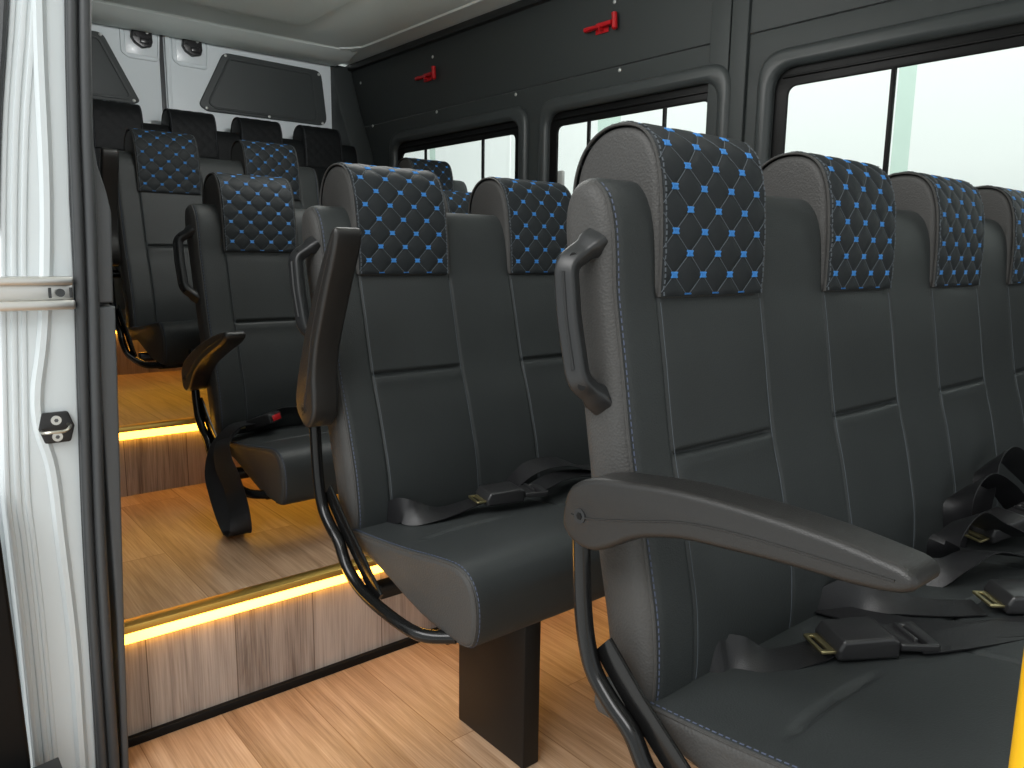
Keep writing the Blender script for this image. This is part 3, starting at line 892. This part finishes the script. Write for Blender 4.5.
# pressed flutes along the inner edge and the recessed step line
def flute(bm, offs, r, z0=-.3, z1=1.6, mi=0):
    pts = []
    for (x, z) in left_e:
        pts.append(Vector((x+offs, YP-.0005, z)))
    sweep(bm, catmull(pts, 5), [(a, b*.6) for a, b in circ(r, 8)], (0, 1, 0), mi)
pil = struct('wall_pillar', bm, M['white'], label='white painted door pillar at the left edge of the doorway')
for o_, r_ in ((.006, .004), (.020, .0045), (.033, .004)):
    bm = bmesh.new(); flute(bm, o_, r_); obj('pressed_flute', bm, M['white_sealer'], pil)
bm = bmesh.new()
gr = [(.262, 1.60), (.235, 1.295), (.223, 1.0), (.205, .80), (.188, .70), (.187, .64), (.199, .57), (.203, .45), (.208, .25), (.205, .03), (.203, -.3)]
sweep(bm, catmull([(x, YP-.001, z) for x, z in gr], 6), [(-.010, 0), (-.004, .0065), (.004, .0065), (.009, 0)], (0, -1, 0))
obj('pressed_edge', bm, M['white'], pil)
# body side outside, seen as nothing more than the pillar's depth
bm = bmesh.new(); add_box(bm, (.12, YP+.06, -.35), (.205, 4.3, 2.05))
struct('wall_outer', bm, M['white'], smooth=False, label='outer white body side of the van')
# rubber seal: three ridges following the pillar
seal_c = [(.310, 1.60), (.287, 1.300), (.277, 1.12), (.273, 1.0), (.268, .86), (.260, .68), (.250, .42), (.244, .02), (.242, -.3)]
sl = empty('door_seal', (.25, YP, 0), 'black ribbed rubber seal running down the white door pillar', 'door seal')
def seal_part(name, offs, r, dy, m, flat=.7):
    bm = bmesh.new()
    sweep(bm, catmull([(x+offs-.25, dy, z) for x, z in seal_c], 6), [(a, b*flat) for a, b in circ(r, 10)], (0, -1, 0))
    return obj(name, bm, m, sl)
seal_part('seal_base', 0, .017, .0, M['rubber'], .5)
seal_part('seal_lip', -.009, .0078, -.010, M['rubber'], 1)
seal_part('seal_bulb', .0085, .0088, -.012, M['rubber'], 1)
# grey inner trim
tr = [(.312, 1.6), (.308, 1.302), (.292, 1.122), (.298, 1.054), (.309, 1.01), (.3135, .981), (.310, .90), (.307, .835)]
tr2 = [(.3075, .829), (.302, .672), (.286, .282), (.276, 0), (.272, -.3)]
def trim_poly(edge):
    return edge + [(x, z) for x, z in [(min(e[0]-.012, .275), e[1]) for e in edge][::-1]]
bm = bmesh.new()
plate(bm, trim_poly(tr), [], .06, .004, lambda a, b, d: (a, YP-.004+d, b))
plate(bm, trim_poly(tr2), [], .06, .004, lambda a, b, d: (a+.001, YP-.008+d, b))
struct('trim_6', bm, M['greytrim'], label='grey plastic trim beside the door seal')
# aluminium guide rail
gr_ = empty('door_guide_rail', (.15, YP-.005, .853), 'short brushed aluminium sliding door rail crossing the white pillar', 'rail')
bm = bmesh.new()
for z0, z1, y in ((.012, .026, -.020), (-.026, -.010, -.022)):
    add_box(bm, (-.10, y, z0), (.098, .008, z1), .004)
add_box(bm, (-.10, -.004, -.012), (.098, .006, .014), .001)
obj('rail_channel', bm, M['alu'], gr_)
bm = bmesh.new()
sweep(bm, [Vector((.080, -.003, .0)), Vector((.080, -.008, .0))], circ(.0065, 14), (0, 0, 1), 0)
for x in (.066, .095): add_box(bm, (x-.002, -.006, -.008), (x+.002, -.003, .008), .0005)
obj('rubber_plug', bm, M['rubber'], gr_)
# striker
st = empty('door_striker', (.2095, YP, .638), 'black hexagonal door latch striker with steel loop on the white pillar', 'door striker')
bm = bmesh.new()
plate(bm, fillet([(-.020, .025), (.018, .025), (.026, 0), (.019, -.025), (-.018, -.025), (-.026, 0)], .004, 3), [], .008, .002, lambda a, b, d: (a, -.008+d, b))
obj('base_plate', bm, M['plastic_smooth'], st)
bm = bmesh.new()
tube(bm, [(-.020, -.006, -.004), (-.021, -.020, -.004), (-.012, -.027, -.003), (.008, -.027, -.003), (.017, -.02, .002), (.017, -.006, .004)], .0026, 8, 5, 0, (0, 0, 1))
obj('loop', bm, M['steel'], st)
for z in (.0125, -.0145):
    bm = bmesh.new(); sweep(bm, [Vector((0, -.007, z)), Vector((0, -.0115, z))], circ(.0075, 16), (0, 0, 1), 0)
    sweep(bm, [Vector((0, -.0114, z)), Vector((0, -.0120, z))], circ(.0032, 6), (0, 0, 1), 1)
    obj('screw', bm, [M['rivet'], M['greytrim']], st)
# black plastic cover at the foot of the doorway and the dark rubber at the pillar's outer edge
bc = empty('step_cover', (.1, 1.36, 0), 'black plastic cover with a flat ledge at the bottom left of the doorway', 'plastic cover')
bm = bmesh.new()
plate(bm, [(-.20, .575), (.002, .575), (.016, .50), (.022, .30), (.026, .115), (.026, .0), (-.20, 0)], [], .06, .006, lambda a, b, d: (a, -.02+d, b-.001))
obj('cover_panel', bm, M['winrub'], bc)
bm = bmesh.new()
plate(bm, [(-.20, .085), (.0, .098), (.064, .104), (.066, .085), (.064, -.05), (-.20, -.05)], [], .07, .006, lambda a, b, d: (a, -.085+d, b))
obj('ledge', bm, M['plastic_smooth'], bc)
bm = bmesh.new()
sweep(bm, catmull([(.225, YP-.002, 1.6), (.190, YP-.002, 1.279), (.166, YP-.002, 1.094), (.150, YP-.002, .95)], 6), circ(.007, 8), (0, 1, 0), 0)
tag(obj('edge_rubber', bm, M['rubber']), 'thin dark rubber strip at the upper left outer edge of the white pillar', 'rubber strip')

# ------------------------------------------------------------------ yellow grab pole at the doorway's front edge
bm = bmesh.new()
PX, PY = .372, .0795
sweep(bm, [Vector((PX, PY, 0)), Vector((PX, PY, 1.995))], circ(.016, 24), (0, 1, 0))
sweep(bm, [Vector((PX, PY, 0)), Vector((PX, PY, .006))], circ(.03, 24), (0, 1, 0))
tag(obj('grab_pole', bm, M['yellow']), 'yellow grab pole at the right edge, only a sliver in view', 'grab pole')

# ------------------------------------------------------------------ outside: ground, white workshop wall beyond the windows
bm = bmesh.new(); add_box(bm, (-9, -9, -.60), (12, 12, -.55))
struct('ground', bm, M['ground'], smooth=False, label='concrete ground outside')
bm = bmesh.new(); add_box(bm, (4.6, -7, -.55), (4.8, 12, 4.2))
for y in (-1, 1.2, 3.4, 5.6, 7.8): add_box(bm, (4.592, y-.012, -.55), (4.61, y+.012, 4.2))
struct('wall_outside', bm, M['outwall'], smooth=False, label='white workshop wall seen through the windows')

# ------------------------------------------------------------------ light
w = bpy.data.worlds.new('world'); S.world = w; w.use_nodes = True
bg = w.node_tree.nodes['Background']; bg.inputs['Color'].default_value = (.94, .99, 1, 1); bg.inputs['Strength'].default_value = .85
def area(name, loc, rot, sx, sy, e, col):
    l = bpy.data.lights.new(name, 'AREA'); l.shape = 'RECTANGLE'; l.size = sx; l.size_y = sy; l.energy = e; l.color = col
    o = bpy.data.objects.new(name, l); COL.objects.link(o); o.location = loc; o.rotation_euler = rot
    return o
# unseen fill lights added: one over the doorway side, one over the far side
area('door_side_fill', (-2.4, .2, 3.6), (0, math.radians(-8), 0), 2.0, 4.5, 230, (1, .99, .97))
area('far_side_fill', (3.7, 2.0, 4.6), (0, math.radians(18), 0), 1.0, 6.0, 220, (1, 1, 1))
def fill_point(y, e):
    l = bpy.data.lights.new('interior_fill', 'POINT'); l.shadow_soft_size = .28; l.energy = e; l.color = (1, .99, .96)
    o = bpy.data.objects.new('interior_fill', l); COL.objects.link(o); o.location = (1.2, y, 1.74)
# unseen point lights without fittings, added under the headliner to brighten the interior
fill_point(1.9, 16); fill_point(.4, 4)
sp = bpy.data.lights.new('rear_fill_spot', 'SPOT'); sp.energy = 50; sp.spot_size = math.radians(62); sp.spot_blend = .6; sp.shadow_soft_size = .06  # added spot, no fitting behind it, brightens the rear doors and ceiling
so = bpy.data.objects.new('rear_fill_spot', sp); COL.objects.link(so); so.location = (1.2, 1.9, 1.86)
so.rotation_euler = Vector((0, 1, .06)).to_track_quat('-Z', 'Y').to_euler()
S.view_settings.view_transform = 'Standard'; S.view_settings.look = 'None'
S.view_settings.gamma = 1; S.view_settings.use_curve_mapping = False
S.view_settings.exposure = 0
